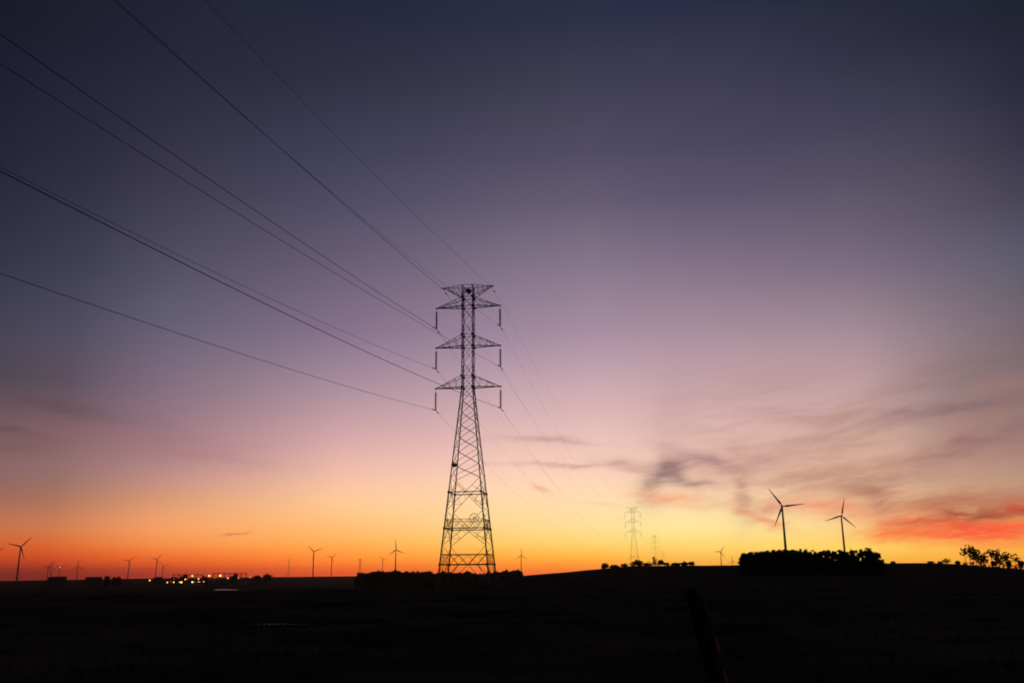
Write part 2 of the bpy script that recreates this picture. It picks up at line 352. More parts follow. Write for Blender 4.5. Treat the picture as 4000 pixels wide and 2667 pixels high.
# ------------------------------------------------------------------ transmission tower
STEEL = mat('galvanised_steel', (.10, .10, .105), .6, .4, 1.2, .3)
GLASSI = mat('insulator_glass', (.05, .045, .05), .35, 0, 6, .2)
WIREM = mat('weathered_aluminium_wire', (.06, .06, .065), .7, .3, 2, .2)
WAIST, SLOPE, TOPZ = 27.3, .1, 42.25
def hw(z): return .755 if z >= WAIST else .755 + SLOPE * (WAIST - z)
def corner(i, z): w = hw(z); return Vector(((-w, -w), (w, -w), (w, w), (-w, w))[i] + (z,))
FACES = [(0, 1), (1, 2), (2, 3), (3, 0)]
def mid(a, b, t): return a + (b - a) * t
THIN = .76
class TB(MB):
    def bar(s, p, q, w, h=None, ext=0.0): MB.bar(s, p, q, w * THIN, h * THIN if h else None, ext)
def make_tower(label):
    root = thing('transmission_tower', label, 'pylon')
    for i in range(4):
        mb = TB()
        mb.bar(corner(i, -.6), corner(i, 12.63), .2); mb.bar(corner(i, 12.63), corner(i, WAIST), .17); mb.bar(corner(i, WAIST), corner(i, TOPZ), .15)
        for z in (40.5, 39.1, 34.9, 33.2, 28.9, 27.3): mb.box(corner(i, z), .3, .3, .34)
        for z in (12.63, 7.83, 3.16): mb.box(corner(i, z), .26, .26, .32)
        mb.box(corner(i, -.3), .6, .6, .5)
        mb.build('leg', STEEL, root)
    # panels of crossed diagonals
    lat = TB()
    lv = [27.3, 25.6, 23.9, 22.2, 20.4, 18.5, 16.4, 14.6]
    for a, b in FACES:
        for z0, z1 in zip(lv[:-1], lv[1:]):
            lat.bar(corner(a, z0), corner(b, z1), .075); lat.bar(corner(b, z0), corner(a, z1), .06)
        m = mid(corner(a, 12.63), corner(b, 12.63), .5)
        lat.bar(corner(a, 14.6), m, .07); lat.bar(corner(b, 14.6), m, .07)
        lat.bar(mid(corner(a, 14.6), m, .55), corner(a, 12.63), .05); lat.bar(mid(corner(b, 14.6), m, .55), corner(b, 12.63), .05)
    lat.build('lattice_bracing', STEEL, root)
    up = TB()
    zs = [42.25, 40.5, 39.1, 37.1, 34.9, 33.2, 31.1, 28.9, 27.3]
    for a, b in FACES:
        for z0, z1 in zip(zs[:-1], zs[1:]):
            up.bar(corner(a, z0), corner(b, z1), .07); up.bar(corner(b, z0), corner(a, z1), .055)
        for z in (42.25, 40.5, 39.1, 34.9, 33.2, 28.9, 27.3): up.bar(corner(a, z), corner(b, z), .08)
    up.build('lattice_bracing', STEEL, root)
    lo = TB()
    for a, b in FACES:
        c = lambda i, z: corner(i, z)
        f = lambda z, t: mid(corner(a, z), corner(b, z), t)
        for top, knee, belt in ((12.63, 10.15, 7.83), (7.83, 5.6, 3.16)):
            for e, s in ((a, 0), (b, 1)):
                lo.bar(f(top, .5), c(e, knee), .075)
                lo.bar(c(e, knee), f(belt, .5) if top > 8 else f(belt, .38 if s == 0 else .62), .07)
                k = mid(f(top, .5), c(e, knee), .52); zk = k.z
                lo.bar(k, c(e, zk), .05); lo.bar(k, c(e, top), .05); lo.bar(mid(f(top, .5), c(e, knee), .25), f(top, .28 if s == 0 else .72), .045)
        for s, e in ((0, a), (1, b)):
            for t in (.2, .4):
                lo.bar(f(3.16, t if s == 0 else 1 - t), c(e, .05 if t == .4 else .9), .07)
            lo.bar(f(3.16, .2 if s == 0 else .8), c(e, 1.9), .05)
    lo.build('lattice_bracing', STEEL, root)
    for top, low, w0, w1 in ((9.02, 7.83, .08, .15), (4.46, 3.16, .11, .15)):
        bt = TB()
        for a, b in FACES:
            f = lambda z, t: mid(corner(a, z), corner(b, z), t)
            bt.bar(f(low, 0), f(low, 1), w1); bt.bar(f(top, 0), f(top, 1), w0)
            n = 5
            for k in range(n):
                bt.bar(f(top, k / n), f(low, (k + 1) / n), .05); bt.bar(f(low, k / n), f(top, (k + 1) / n), .05)
            for k in range(1, n):
                q = f(low, k / n); bt.box(q, .17, .17, .17)
        bt.build('belt_truss', STEEL, root)
    bt = TB()
    for a, b in FACES:
        bt.bar(corner(a, 12.63), corner(b, 12.63), .15); bt.box(mid(corner(a, 12.63), corner(b, 12.63), .5), .22, .22, .2)
    bt.build('belt', STEEL, root)
    # cross-arms with their insulator strings
    for z in (39.1, 33.2, 27.3):
        for s in (-1, 1):
            ar = TB(); tip = Vector((s * 4.62, 0, z)); rz = z + (1.4 if z > 39 else 1.7)
            for d in (-1, 1):
                p0 = Vector((s * .755, d * .755, z)); p1 = Vector((s * .755, d * .755, rz))
                ar.bar(p0, tip, .13); ar.bar(p1, tip, .08)
                for k in range(1, 4):
                    t = k / 4; ar.bar(mid(p0, tip, t), mid(p1, tip, t), .05); ar.bar(mid(p0, tip, t), mid(p1, tip, t - .25), .05)
            for k in range(4):
                t = k / 4; q = lambda d, t: mid(Vector((s * .755, d * .755, z)), tip, t)
                if k: ar.bar(q(-1, t), q(1, t), .05)
                ar.bar(q(-1 if k % 2 else 1, t), q(1 if k % 2 else -1, t + .25), .05)
            ar.box(tip, .22, .14, .2); ar.build('crossarm', STEEL, root)
            ins = TB(); x = s * 4.62; ins.tube([(x, 0, z - .05), (x, 0, z - .55)], .022, 6)
            prof = []
            for k in range(17):
                zz = z - .55 - k * .142
                prof += [(.04, zz), (.155, zz - .045), (.16, zz - .075), (.05, zz - .085)]
            ins.lathe(prof, (x, 0, 0), 12)
            io = ins.build('insulator_string', GLASSI, root, True)
            cl = TB(); cl.bar((x, -.45, z - 3.07), (x, .45, z - 3.07), .15, .16); cl.bar((x, 0, z - 2.93), (x, 0, z - 3.1), .07); cl.build('suspension_clamp', STEEL, io)
    for s in (-1, 1):
        ar = TB(); tip = Vector((s * 3.55, 0, 42.1))
        for d in (-1, 1):
            p0 = Vector((s * .755, d * .755, 40.5)); p1 = Vector((s * .755, d * .755, 42.25))
            ar.bar(p0, tip, .1); ar.bar(p1, tip, .08)
            for k in range(1, 4):
                t = k / 4; ar.bar(mid(p0, tip, t), mid(p1, tip, t), .05); ar.bar(mid(p1, tip, t), mid(p0, tip, t - .25), .045)
        ar.box(tip, .24, .16, .2); ar.bar(tip, tip - Vector((0, 0, .35)), .07); ar.build('earth_wire_arm', STEEL, root)
    return root
T1 = Vector((-6.25, 125.0, 0.0)); YAW = -R(7.3)
tower = make_tower('tall steel lattice pylon standing nearest, its three pairs of cross-arms against the purple sky')
tower['group'] = 'lattice pylons'; tower.location = (T1.x, T1.y, 0)
tower.rotation_euler = (0, 0, YAW)
# fixtures seen on the near tower only: a round bracket on the second belt
tw = tower.matrix_basis
ring = MB(); rc = mid(corner(0, 9.1), corner(1, 9.1), .76) + Vector((0, -.1, 0)); rr_ = .62
ring.tube([rc + Vector((rr_ * math.cos(t), 0, rr_ * math.sin(t))) for t in np.linspace(0, 2 * math.pi, 25)], .035, 6)
for t in (0.3, 1.35, 2.4): ring.bar(rc + Vector((rr_ * math.cos(t), 0, rr_ * math.sin(t))), rc - Vector((rr_ * math.cos(t), 0, rr_ * math.sin(t))), .04)
ring.build('spoked_ring', STEEL, tower)
def nest(loc, s, label):
    pts = rng.normal(size=(260, 3)) * np.array([.5, .45, .32]) * s
    pts = pts[np.linalg.norm(pts / s, axis=1) < 1.0] + np.array(loc)
    o = cloud_obj('twig_bundle', pts, .28 * s, mat('dry_twigs', (.03, .025, .02), .95, 0, 8, .4), None, 1.6)
    return tag(o, label, 'nest', 'twig bundles on the near pylon')
p = tw @ Vector((.05, -.2, 41.45)); nest(p, .5, 'dark twig bundle lodged in the very top of the near pylon')
p = tw @ (corner(0, 16.3) + Vector((.3, .05, 0))); nest(p, .4, 'small dark bundle stuck halfway up the left leg of the near pylon')
PYL = [((2470, 1980), 570, -R(10), 'second lattice pylon of the line, pale behind the bushes on the rise'),
       ((2557, 2088), 1110, -R(10), 'third lattice pylon of the line, small and faint right of the second'),
       ((2590, 2152), 1690, -R(10), 'farthest and faintest pylon of the line, tiny above the bushes'),
       ((1407, 2181), 1750, -R(25), 'small distant pylon above the left end of the dark woodland'),
       ((1129, 2183), 1800, -R(78), 'slim distant pylon seen edge-on above the flat left horizon')]
THIN = .36; far_tower = make_tower('far pylon'); THIN = .76
PY_TOP = []
for n_, ((px, py), d, yw, lab) in enumerate(PYL):
    c = far_tower if n_ == 0 else copy_tree(far_tower if n_ < 3 else tower); c['group'] = 'lattice pylons'; q = at(px, py, d); c.location = (q.x, q.y, q.z - TOPZ); c.rotation_euler = (0, 0, yw)
    c['label'] = lab; PY_TOP.append(c)
    for ch in list(c.children):
        if ch.name.startswith('spoked_ring'): bpy.data.objects.remove(ch)

# conductors: behind the camera to the near tower, then tower to tower
def W(o_loc, yaw, local): return Vector(o_loc) + Matrix.Rotation(yaw, 3, 'Z') @ Vector(local)
BACK = R(11.8)
WIRES = [('EL', (-3.55, 0, 41.8), .066, .00018, 'overhead earth wire leaving the left tip of the pylon top'),
         ('ER', (3.55, 0, 41.8), .098, .0003, 'overhead earth wire leaving the right tip of the pylon top'),
         ('L0', (-4.62, 0, 36.03), .082, .00022, 'power line hung from the upper left insulator of the near pylon'),
         ('R0', (4.62, 0, 36.03), .11, .00038, 'power line hung from the upper right insulator of the near pylon'),
         ('L1', (-4.62, 0, 30.13), .11, .00034, 'power line hung from the middle left insulator of the near pylon'),
         ('R1', (4.62, 0, 30.13), .11, .00026, 'power line hung from the middle right insulator of the near pylon'),
         ('L2', (-4.62, 0, 24.23), .102, .00026, 'power line hung from the lowest left insulator of the near pylon'),
         ('R2', (4.62, 0, 24.23), .098, .0003, 'power line hung from the lowest right insulator of the near pylon')]
for key, loc, m_, c_, lab in WIRES:
    A = W(tower.location, YAW, loc); pts = []
    for s in np.linspace(330, 0, 90): pts.append((A.x - math.sin(BACK) * s, A.y - math.cos(BACK) * s, A.z - m_ * s + c_ * s * s))
    P = A
    for c in PY_TOP[:3]:
        B = W(c.location, c.rotation_euler.z, loc); span = (B - P).length; sag = (8.5 if key[0] == 'E' else 12.5) * (span / 450) ** 1.0
        for t in np.linspace(0, 1, 34)[1:]: q = P.lerp(B, t); pts.append((q.x, q.y, q.z - 4 * sag * t * (1 - t)))
        P = B
    rw = {'EL': .024, 'ER': .013, 'R0': .011, 'L0': .025, 'R1': .016, 'L1': .015, 'R2': .023}.get(key, .019)
    mb = MB(); mb.tube(pts, [rw if k_ < 90 else min(rw, .009) for k_ in range(len(pts))], 6)
    o = mb.build('overhead_wire', WIREM, None, True); tag(o, lab, 'power line', 'wires strung along the pylon line')
    for s_ in (-1.25, 1.25):
        i = Vector(A); dirv = Vector((math.sin(BACK if s_ < 0 else R(10)), math.cos(BACK if s_ < 0 else R(10)), 0)); q = i + dirv * s_ - Vector((0, 0, .13))
        db = MB(); db.bar(q - dirv * .22, q + dirv * .22, .03)
        for e in (-.22, .22): db.bar(q + dirv * (e - .09), q + dirv * (e + .09), .12)
        db.bar(q, q + Vector((0, 0, .13)), .04); db.build('vibration_damper', STEEL, o)

# ------------------------------------------------------------------ wind turbines
WHITE = mat('turbine_white_paint', (.35, .35, .36), .5, 0, .4, .08)
REDL = glow('red_beacon', (1, .05, .06), 6.0); WHL = glow('white_beacon', (1, .85, .85), 25.0)
BL = 33.0
def turbine(hub, bladepx, ang, yaw, label, beacon=None):
    d = BL * FPX / bladepx; u = (hub[0] - CX) / FPX; d = d * math.sqrt(1 + u * u) * .97
    H = at(hub[0], hub[1], d); z0 = min(gz(H.x, H.y), H.z - 40)
    root = thing('wind_turbine', label, 'wind turbine', (H.x, H.y, z0), 0, 'wind turbines'); h = H.z - z0
    face = math.atan2(H.x, H.y)                     # rotor faces the road, turned by yaw
    rot = Matrix.Rotation(-face + yaw, 4, 'Z')
    t = MB(); t.lathe([(2.2, -1), (2.15, h * .1), (1.75, h * .5), (1.3, h * .93), (1.15, h - 1.4)], (0, 0, 0), 20); t.build('tower', WHITE, root, True)
    def put(mb, name, m, par=root):
        mb.v = [tuple(rot @ Vector(v) + Vector((0, 0, h))) for v in mb.v]; return mb.build(name, m, par, True)
    nb = MB(); nb.lathe([(.7, -2.2), (1.5, -1.6), (1.75, .5), (1.7, 4), (1.3, 6.6), (.5, 7.2)], (0, 0, 0), 14, 'y'); nac = put(nb, 'nacelle', WHITE)
    hb = MB(); hb.lathe([(.15, -5.0), (.9, -4.5), (1.4, -3.5), (1.45, -2.4), (1.2, -2.1)], (0, 0, 0), 14, 'y'); put(hb, 'hub', WHITE)
    for k in range(3):
        a = R(ang) + k * 2 * math.pi / 3; ca, sa = math.cos(a), math.sin(a); b = MB()
        pts, n = [], 10
        for i, (s_, ch, th_) in enumerate(((.9, .95, .9), (2.5, 1.1, .85), (6, 2.3, .55), (11, 1.9, .4), (18, 1.4, .28), (25, .95, .18), (30, .6, .1), (32.6, .28, .05), (33.0, .06, .03))):
            tw_ = R(18) * (1 - s_ / 33)
            for j in range(n):
                q = 2 * math.pi * j / n; cx_, cy_ = 1.4 * ch * (math.cos(q) * .5 - .08), th_ * math.sin(q) * .5
                x2 = cx_ * math.cos(tw_) - cy_ * math.sin(tw_); y2 = cx_ * math.sin(tw_) + cy_ * math.cos(tw_)
                pts.append((s_ * ca - x2 * sa, -3.4 + y2 - s_ * s_ * .0012, s_ * sa + x2 * ca))
        f = []
        for i in range(8):
            for j in range(n): f.append((i * n + j, i * n + (j + 1) % n, (i + 1) * n + (j + 1) % n, (i + 1) * n + j))
        f.append(tuple(8 * n + j for j in range(n))); b.add(pts, f); put(b, 'blade', WHITE)
    if beacon:
        lb = MB(); r_ = .55 if beacon == 'red' else 1.1
        lb.lathe([(.1, 1.6), (r_, 1.9), (r_, 2.3), (.1, 2.9)], (0, -.6, 0), 10); put(lb, 'aviation_light', REDL if beacon == 'red' else WHL, nac)
    return root
TURB = [((81, 2134), 53, 48, R(18), 'large wind turbine with one blade up right, nearest at the left edge of the plain', None),
 ((-27, 2167), 46, 43, R(10), 'wind turbine cut off by the left edge, only a blade tip showing', None),
 ((189, 2212), 26, 54, R(15), 'small wind turbine with a blade pointing flat left, first of the far cluster', None),
 ((201, 2212), 25, 78, R(10), 'small wind turbine with a blade nearly upright, close beside its twin', None),
 ((233, 2217), 21, 24, R(10), 'small wind turbine with a bright white light at its hub above the long shed', 'white'),
 ((304, 2211), 27, 92, R(12), 'small wind turbine with one blade straight up, right of the long shed', None),
 ((504.6, 2190), 26, 47, R(18), 'wind turbine with red hub light, standing alone left of the yard lights', 'red'),
 ((613, 2183), 27, 50, R(18), 'wind turbine with red hub light just left of the lit substation', 'red'),
 ((638, 2210), 20, 8, R(12), 'small wind turbine close right of the taller one by the substation', None),
 ((1226, 2153), 34, 22, R(15), 'wind turbine with two blades in a wide V on the flat horizon', None),
 ((1296.4, 2176), 25, 44, R(15), 'smaller wind turbine with red hub light right of the wide V one', 'red'),
 ((1495.5, 2184), 20, 13, R(12), 'tiny wind turbine above the middle of the woodland', None),
 ((1546.4, 2146), 38, 96, R(12), 'wind turbine with one blade straight up behind the woodland, left of the near pylon', None),
 ((2035.8, 2169), 29, 90, R(15), 'wind turbine rising at the right end of the woodland, right of the near pylon', None),
 ((2814.8, 2153.8), 28, 60, R(15), 'small faint wind turbine on the rise left of the dark grove', None),
 ((2861, 2190), 21, 94, R(12), 'tiny wind turbine low on the rise beside the left end of the grove', None),
 ((3055, 1977), 82, 5, R(8), 'largest wind turbine, one blade flat right, behind the left half of the grove', None),
 ((3285.7, 2013.7), 67, 77, R(15), 'second largest wind turbine with red hub light behind the right half of the grove', 'red'),
 ((3325, 2164), 30, 96, R(12), 'distant wind turbine of which a thin blade tip shows above the grove', None)]
for a in TURB: turbine(*a)

# ------------------------------------------------------------------ trees and bushes
LEAF = mat('dark_leaves', (.04, .045, .02), .9, 0, .6, .4, 0.0); BARK = mat('bark', (.05, .04, .03), .95, 0, 4, .4, 0.0)
def tree(name, base, centre, dims, label, group, nclump=40, clump=.4, leaf=.22, per=40, trunk=.14, cat='tree', shell=.55, boxy=.75):
    """trunk and limbs carrying a crown of many small leaf clumps; centre is the crown's middle above the base, dims its half sizes"""
    root = thing(name, label, cat, base, 0, group); c0 = Vector(centre); rx, ry, rz = dims
    u = rng.normal(size=(nclump, 3)); u /= np.linalg.norm(u, axis=1)[:, None]; u *= (rng.random(nclump) ** shell)[:, None]
    u = np.sign(u) * np.abs(u) ** boxy
    cl = u * np.array([rx, ry, rz]) + np.array(c0)
    cl = cl[cl[:, 2] > clump * .3]
    t = MB(); j1 = Vector((c0.x * .35, c0.y * .35, max(.1, (c0.z - rz * .7)) * .6)); crotch = Vector((c0.x * .8, c0.y * .8, max(.15, c0.z - rz * .55)))
    t.tube([(0, 0, -.4), j1 + Vector((random.uniform(-.08, .08), 0, 0)), crotch, c0 + Vector((0, 0, rz * .35))], [trunk, trunk * .8, trunk * .62, trunk * .2], 7)
    for q in cl[:: max(1, len(cl) // 12)]:
        q = Vector(q); m = (crotch + q) / 2 + Vector((0, 0, -.06 * rz)); t.tube([crotch + (c0 - crotch) * random.uniform(0, .8), m, q], [trunk * .4, trunk * .22, trunk * .06], 5)
    t.build('trunk', BARK, root)
    pts = []
    for q in cl:
        p = rng.normal(size=(per, 3)); p /= np.linalg.norm(p, axis=1)[:, None]; p *= (rng.random(per) ** .5)[:, None] * clump * rng.uniform(.6, 1.35)
        p[:, 2] *= .75; pts.append(p + q)
    pts = np.concatenate(pts); pts = pts[pts[:, 2] > .02]
    cloud_obj('crown', pts, leaf, LEAF, root)
    return root
def base_at(px, dist):
    d = ray(px, 2230); k = dist / math.hypot(d.x, d.y); x, y = d.x * k, d.y * k
    return (x, y, gz(x, y))
def height_to(px, py, b):
    return at(px, py, math.hypot(b[0], b[1])).z - b[2]

# the grove below the two large turbines
GR = 262.
G_TOP = [(2918, 2156), (2945, 2150), (2968, 2147), (2992, 2145), (3016, 2144), (3042, 2139), (3068, 2142), (3092, 2143), (3118, 2140), (3142, 2144), (3172, 2144), (3205, 2148), (3238, 2143), (3278, 2141), (3312, 2146), (3345, 2142), (3390, 2135), (3412, 2150), (3430, 2176)]
for i, (px, py) in enumerate(G_TOP):
    b = base_at(px, GR + random.uniform(-6, 6)); h = height_to(px, py, b); dense = i < 10
    lab = 'dark bushy tree merging with its neighbours in the dense grove below the large turbines'
    if i == 0: lab = 'outermost tree at the left end of the dense grove'
    if i == 16: lab = 'tall round-headed tree near the right end of the dense grove'
    if i == 18: lab = 'low shrubby tree tapering off the right end of the dense grove'
    w_ = 1.5 if i in (0, 18) else 2.4 if dense else 2.1
    tree('grove_tree', b, (0, 0, h * .53), (w_, w_, h * .42), lab, 'trees of the dense grove', 140 if dense else 105, .46, .32, 44, .16, 'tree', .5, .7)
for i in range(14):
    px = 2930 + i * 36.5; b = base_at(px, GR - 8 + random.uniform(-2, 2)); h = height_to(px, 2180 + random.uniform(-6, 6), b)
    tree('undergrowth_shrub', b, (0, 0, h * .45), (2.7, 1.8, h * .5), 'dark shrub filling the foot of the dense grove', 'shrubs at the foot of the grove', 80, .55, .34, 40, .08, 'shrub', .5, .7)

# bushes along the rise
BUSH = [(2361, 2197, 34, 'squat dark bush at the left end of the hedge on the rise'), (2400, 2206, 34, 'low scrubby bush between the squat bush and the second pylon'), (2440, 2203, 20, 'small round bush just left of the big bush by the second pylon'),
        (2487, 2184, 52, 'big dense bush at the foot of the second pylon'), (2530, 2200, 26, 'low bush right of the big dense bush'), (2557, 2171, 22, 'tall thin scraggly bush below the third pylon'),
        (2584, 2185, 22, 'upright bush just right of the tall scraggly one'), (2606, 2195, 24, 'small bush right of the upright bush on the rise'), (2640, 2197, 40, 'wide low bush in the middle of the right half of the hedge'),
        (2674, 2195, 34, 'rounded low bush second from the right end of the hedge'), (2702, 2190, 24, 'compact knobby bush at the right end of the hedge'),
        (2902, 2190, 24, 'open leafy bush leaning out at the left foot of the grove'), (3492, 2195, 14, 'tiny bush alone on the bare crest right of the grove'), (3640, 2190, 28, 'low sparse bush on the crest, left of the airy round one'),
        (3676, 2193, 14, 'tiny bush between two sparse bushes on the crest'), (3704, 2178, 36, 'airy round bush with open twigs on the crest'), (3747, 2190, 16, 'small bush just left of the tall thin trees')]
for px, py, wpx, lab in BUSH:
    d = 385. if px != 2902 else 268.; b = base_at(px, d); h = max(.7, height_to(px, py, b)); w_ = wpx / FPX * d * .5
    airy = px in (2557, 3640, 3704, 2606, 2902)
    tree('bush', b, (random.uniform(-.1, .1) * h, 0, h * .5), (w_ * .85, w_ * .85, h * .42), lab, 'bushes along the rise', (34 if airy else 50) + int(w_ * 12), .28 if airy else .4, .18 if airy else .27, 24 if airy else 36, .05, 'bush', .5, .95)
# a low scrubby fringe that ties the hedge together
for i in range(38):
    px = (2350 + i * 13 + random.uniform(-6, 6)) if i < 28 else 3775 + (i - 28) * 24 + random.uniform(-6, 6); b = base_at(px, 388 if i < 28 else 374); w_ = random.uniform(.6, 1.4); h = random.choice((.5, .8, 1.1, 1.5, 2.0))
    tree('scrub', b, (0, 0, h * .45), (w_, w_, h * .5), 'low scrub filling the gaps of the hedge on the rise' if i < 28 else 'low scrub at the feet of the slender trees on the right', 'scrub along the rise' if i < 28 else 'scrub under the slender trees', 16, .26, .2, 24, .04, 'shrub', .5, 1.0)

# slender trees at the right end: foot, crown middle, crown size (photo pixels)
TALL = [(3778, 3767, 2156, 36, 42, 'leftmost slender tree at the right, its thin crown leaning far left'), (3794, 3788, 2149, 44, 42, 'tallest slender tree of the right-hand row, second from its left end'),
        (3805, 3802, 2162, 36, 48, 'third slender tree from the left of the right-hand row, crown full'), (3816, 3818, 2174, 38, 50, 'slender tree with full crown in the middle of the left clump of the row'),
        (3835, 3835, 2183, 40, 46, 'drooping full-crowned tree before the gap of the right-hand row'), (3851, 3848, 2178, 20, 52, 'narrow tree at the edge of the gap in the right-hand row'),
        (3880, 3870, 2158, 30, 26, 'thin-crowned tree just right of the gap in the right-hand row'), (3895, 3889, 2166, 36, 46, 'tall thin tree in the middle clump of the right-hand row'),
        (3908, 3903, 2188, 28, 36, 'leaning lower tree of the middle clump in the right-hand row'), (3882, 3881, 2201, 16, 18, 'stunted little tree under the thin-crowned one'), (3938, 3930, 2178, 36, 42, 'dark upright tree right of the middle clump in the row'),
        (3942, 3941, 2203, 20, 26, 'short dense tree under the dark upright one'), (3971, 3967, 2182, 38, 38, 'open tree with see-through crown near the right edge'), (3989, 3989, 2204, 20, 26, 'short dense tree at the right edge')]
for fx, cx_, cy_, cw, ch, lab in TALL:
    d = 372. + random.uniform(-4, 4); b = base_at(fx, d); c = at(cx_, cy_, d) - Vector(b); k = d / FPX * 1.12; airy = fx in (3851, 3880, 3971, 3778)
    tree('slender_tree', b, c, (cw * k / 2 * .86, cw * k / 2 * .86, ch * k / 2 * .86), lab, 'slender trees at the right', 38 if airy else 84, .34, .2, 30 if airy else 40, .15, 'tree', .6, .9)

# the far woodland behind the near pylon, one mass
WD = 800.
_ph = [random.uniform(0, 6.28) for _ in range(5)]
def ragged(px): return 1.6 + 1.3 * math.sin(px * .045 + _ph[0]) + 1.0 * math.sin(px * .13 + _ph[1]) + .9 * math.sin(px * .31 + _ph[2]) + .6 * math.sin(px * .62 + _ph[3])
W_TOP = [(1388, 2250), (1400, 2240), (1420, 2236), (1447, 2236), (1455, 2232), (1470, 2228), (1500, 2229), (1530, 2227), (1550, 2231), (1590, 2234), (1630, 2233), (1655, 2231), (1675, 2230), (1690, 2236), (1702, 2240), (1712, 2232),
         (1760, 2232), (1800, 2234), (1820, 2232), (1845, 2238), (1875, 2241), (1890, 2236), (1920, 2232), (1960, 2230), (1975, 2227), (1985, 2231), (2010, 2228), (2035, 2226), (2041, 2232), (2044, 2250)]
wp = []
for i in range(30000):
    px = random.uniform(1388, 2044); topy = float(np.interp(px, [p[0] for p in W_TOP], [p[1] for p in W_TOP])) + 3.6 + ragged(px)
    d = WD + random.uniform(-14, 14); x, y, z = base_at(px, d); ht = max(.5, height_to(px, topy, (x, y, z)))
    wp.append((x, y, z + ht * (1 - random.random() ** 1.5 * .98)))
# knobbly tops
for i in range(75):
    px = random.uniform(1395, 2038); topy = float(np.interp(px, [p[0] for p in W_TOP], [p[1] for p in W_TOP])) + ragged(px) + random.uniform(-.5, 4)
    c = at(px, topy + 3, WD + random.uniform(-10, 10)); n = 70; q = rng.normal(size=(n, 3)); q /= np.linalg.norm(q, axis=1)[:, None]
    wp += (q * (rng.random(n) ** .4)[:, None] * random.uniform(.8, 2.0) + np.array(c)).tolist()
o = cloud_obj('woodland', wp, 1.25, LEAF); tag(o, 'long dark strip of far woodland behind the near pylon', 'woodland', None, 'stuff')

# ------------------------------------------------------------------ the lit yard and sheds on the left plain
WALL = mat('shed_wall', (.08, .075, .07), .9, 0, 1, .2); ROOF = mat('shed_roof', (.07, .07, .075), .7, .2, 1, .2)
def shed(x0, x1, ytop, d, label, slope=0.0):
    a = base_at(x0, d); b = base_at(x1, d); A, B = Vector(a), Vector(b); L = (B - A).length; c = (A + B) / 2; h = height_to((x0 + x1) / 2, ytop, c)
    root = thing('farm_shed', label, 'shed', c, math.atan2(B.y - A.y, B.x - A.x), 'low sheds on the left plain')
    w = MB(); w.box((0, 7, (h - .8) / 2 - .3), L, 14, h - .8 + .6); w.build('wall', WALL, root)
    r = MB(); e = .5; hi = h; lo_ = h - .8 - slope
    r.add([(-L / 2 - e, -e, h - .8), (L / 2 + e, -e, h - .8), (L / 2 + e, 7, hi + .4), (-L / 2 - e + slope * 2, 7, hi + .4), (-L / 2 - e, 14 + e, h - .8), (L / 2 + e, 14 + e, h - .8)], [(0, 1, 2, 3), (3, 2, 5, 4), (1, 5, 2), (0, 3, 4), (0, 4, 5, 1)])
    r.build('roof', ROOF, root)
    dr = MB(); dr.box((L * .2, -.06, 1.6), 3.6, .12, 3.2); dr.build('door', ROOF, root)
    return root
shed(190, 264, 2251.5, 1500, 'long low shed behind the small turbine cluster on the left horizon', 2.5)
shed(336, 402, 2252.5, 1520, 'flat-topped shed between the two turbines left of the yard', 1.0)
shed(604, 636, 2253, 1480, 'small shed at the foot of the turbine by the substation', .5)
for px, py, wpx, lab in ((423, 2247.5, 22, 'round-headed tree standing alone between the flat-topped shed and the yard'), (450, 2252, 12, 'small pointed tree just right of the round-headed one'), (466, 2251, 18, 'broad low tree left of the lone red-lit turbine'),
                         (682, 2249, 28, 'bushy tree at the left end of the substation gantry'), (716, 2248, 40, 'wide bushy tree under the left gantry of the substation'), (727, 2239, 16, 'pointed tree rising behind the left gantry'), (800, 2249, 34, 'low tree in the middle of the lit yard'),
                         (912, 2245, 40, 'broad dark tree under the right gantry'), (921, 2238, 12, 'narrow tree tip rising at the right gantry'), (1005, 2243, 28, 'rounded bush right of the substation, the smaller of two'), (1046, 2238.5, 40, 'larger rounded bush right of the substation')):
    b = base_at(px, 1450); h = height_to(px, py, b); w_ = wpx / FPX * 1450
    tree('yard_tree', b, (0, 0, h * .52), (w_ * .42, w_ * .42, h * .45), lab, 'trees around the lit yard', 60, 1.7, 1.2, 36, .3, 'tree', .5)
def gantry(xs, ytop, ybeam, d, label):
    p0 = base_at(xs[0], d); root = thing('substation_gantry', label, 'gantry', p0, 0, 'substation gantries'); O = Vector(p0); prevp = None
    bm_ = MB(); bm2 = MB()
    for i, px in enumerate(xs):
        b = Vector(base_at(px, d)); tz = at(px, ytop, d).z; bz = at(px, ybeam, d).z; q = b - O; m = MB()
        top = Vector((q.x, q.y, tz - O.z)); foot = Vector((q.x, q.y, q.z - .5))
        for s in (-.9, .9): m.bar(foot + Vector((s * .9, 0, 0)), top - Vector((0, 0, (tz - bz))) + Vector((s * .4, 0, 0)), .4)
        m.bar(top - Vector((0, 0, tz - bz + .4)), top, .45)
        z = foot.z + 1
        while z < bz - O.z - 1: m.bar(Vector((q.x - .7, q.y, z)), Vector((q.x + .7, q.y, z + 1.6)), .15); z += 1.8
        m.build('post', STEEL, root)
        bp = Vector((q.x, q.y, bz - O.z))
        if prevp is not None:
            bm_.bar(prevp, bp, .4); bm_.bar(prevp - Vector((0, 0, 1)), bp - Vector((0, 0, 1)), .3)
            for k in range(6): bm_.bar(mid(prevp, bp, k / 6), mid(prevp, bp, (k + 1) / 6) - Vector((0, 0, 1)), .15)
        prevp = bp
    bm_.build('beam', STEEL, root)
gantry([677, 700, 727, 750, 770, 793], 2238, 2243, 1405, 'lower left gantry of steel posts and beam in the substation')
gantry([834, 856, 877.5, 899, 922, 942.6, 963], 2233, 2238, 1400, 'taller right gantry of seven posts and beam in the substation')
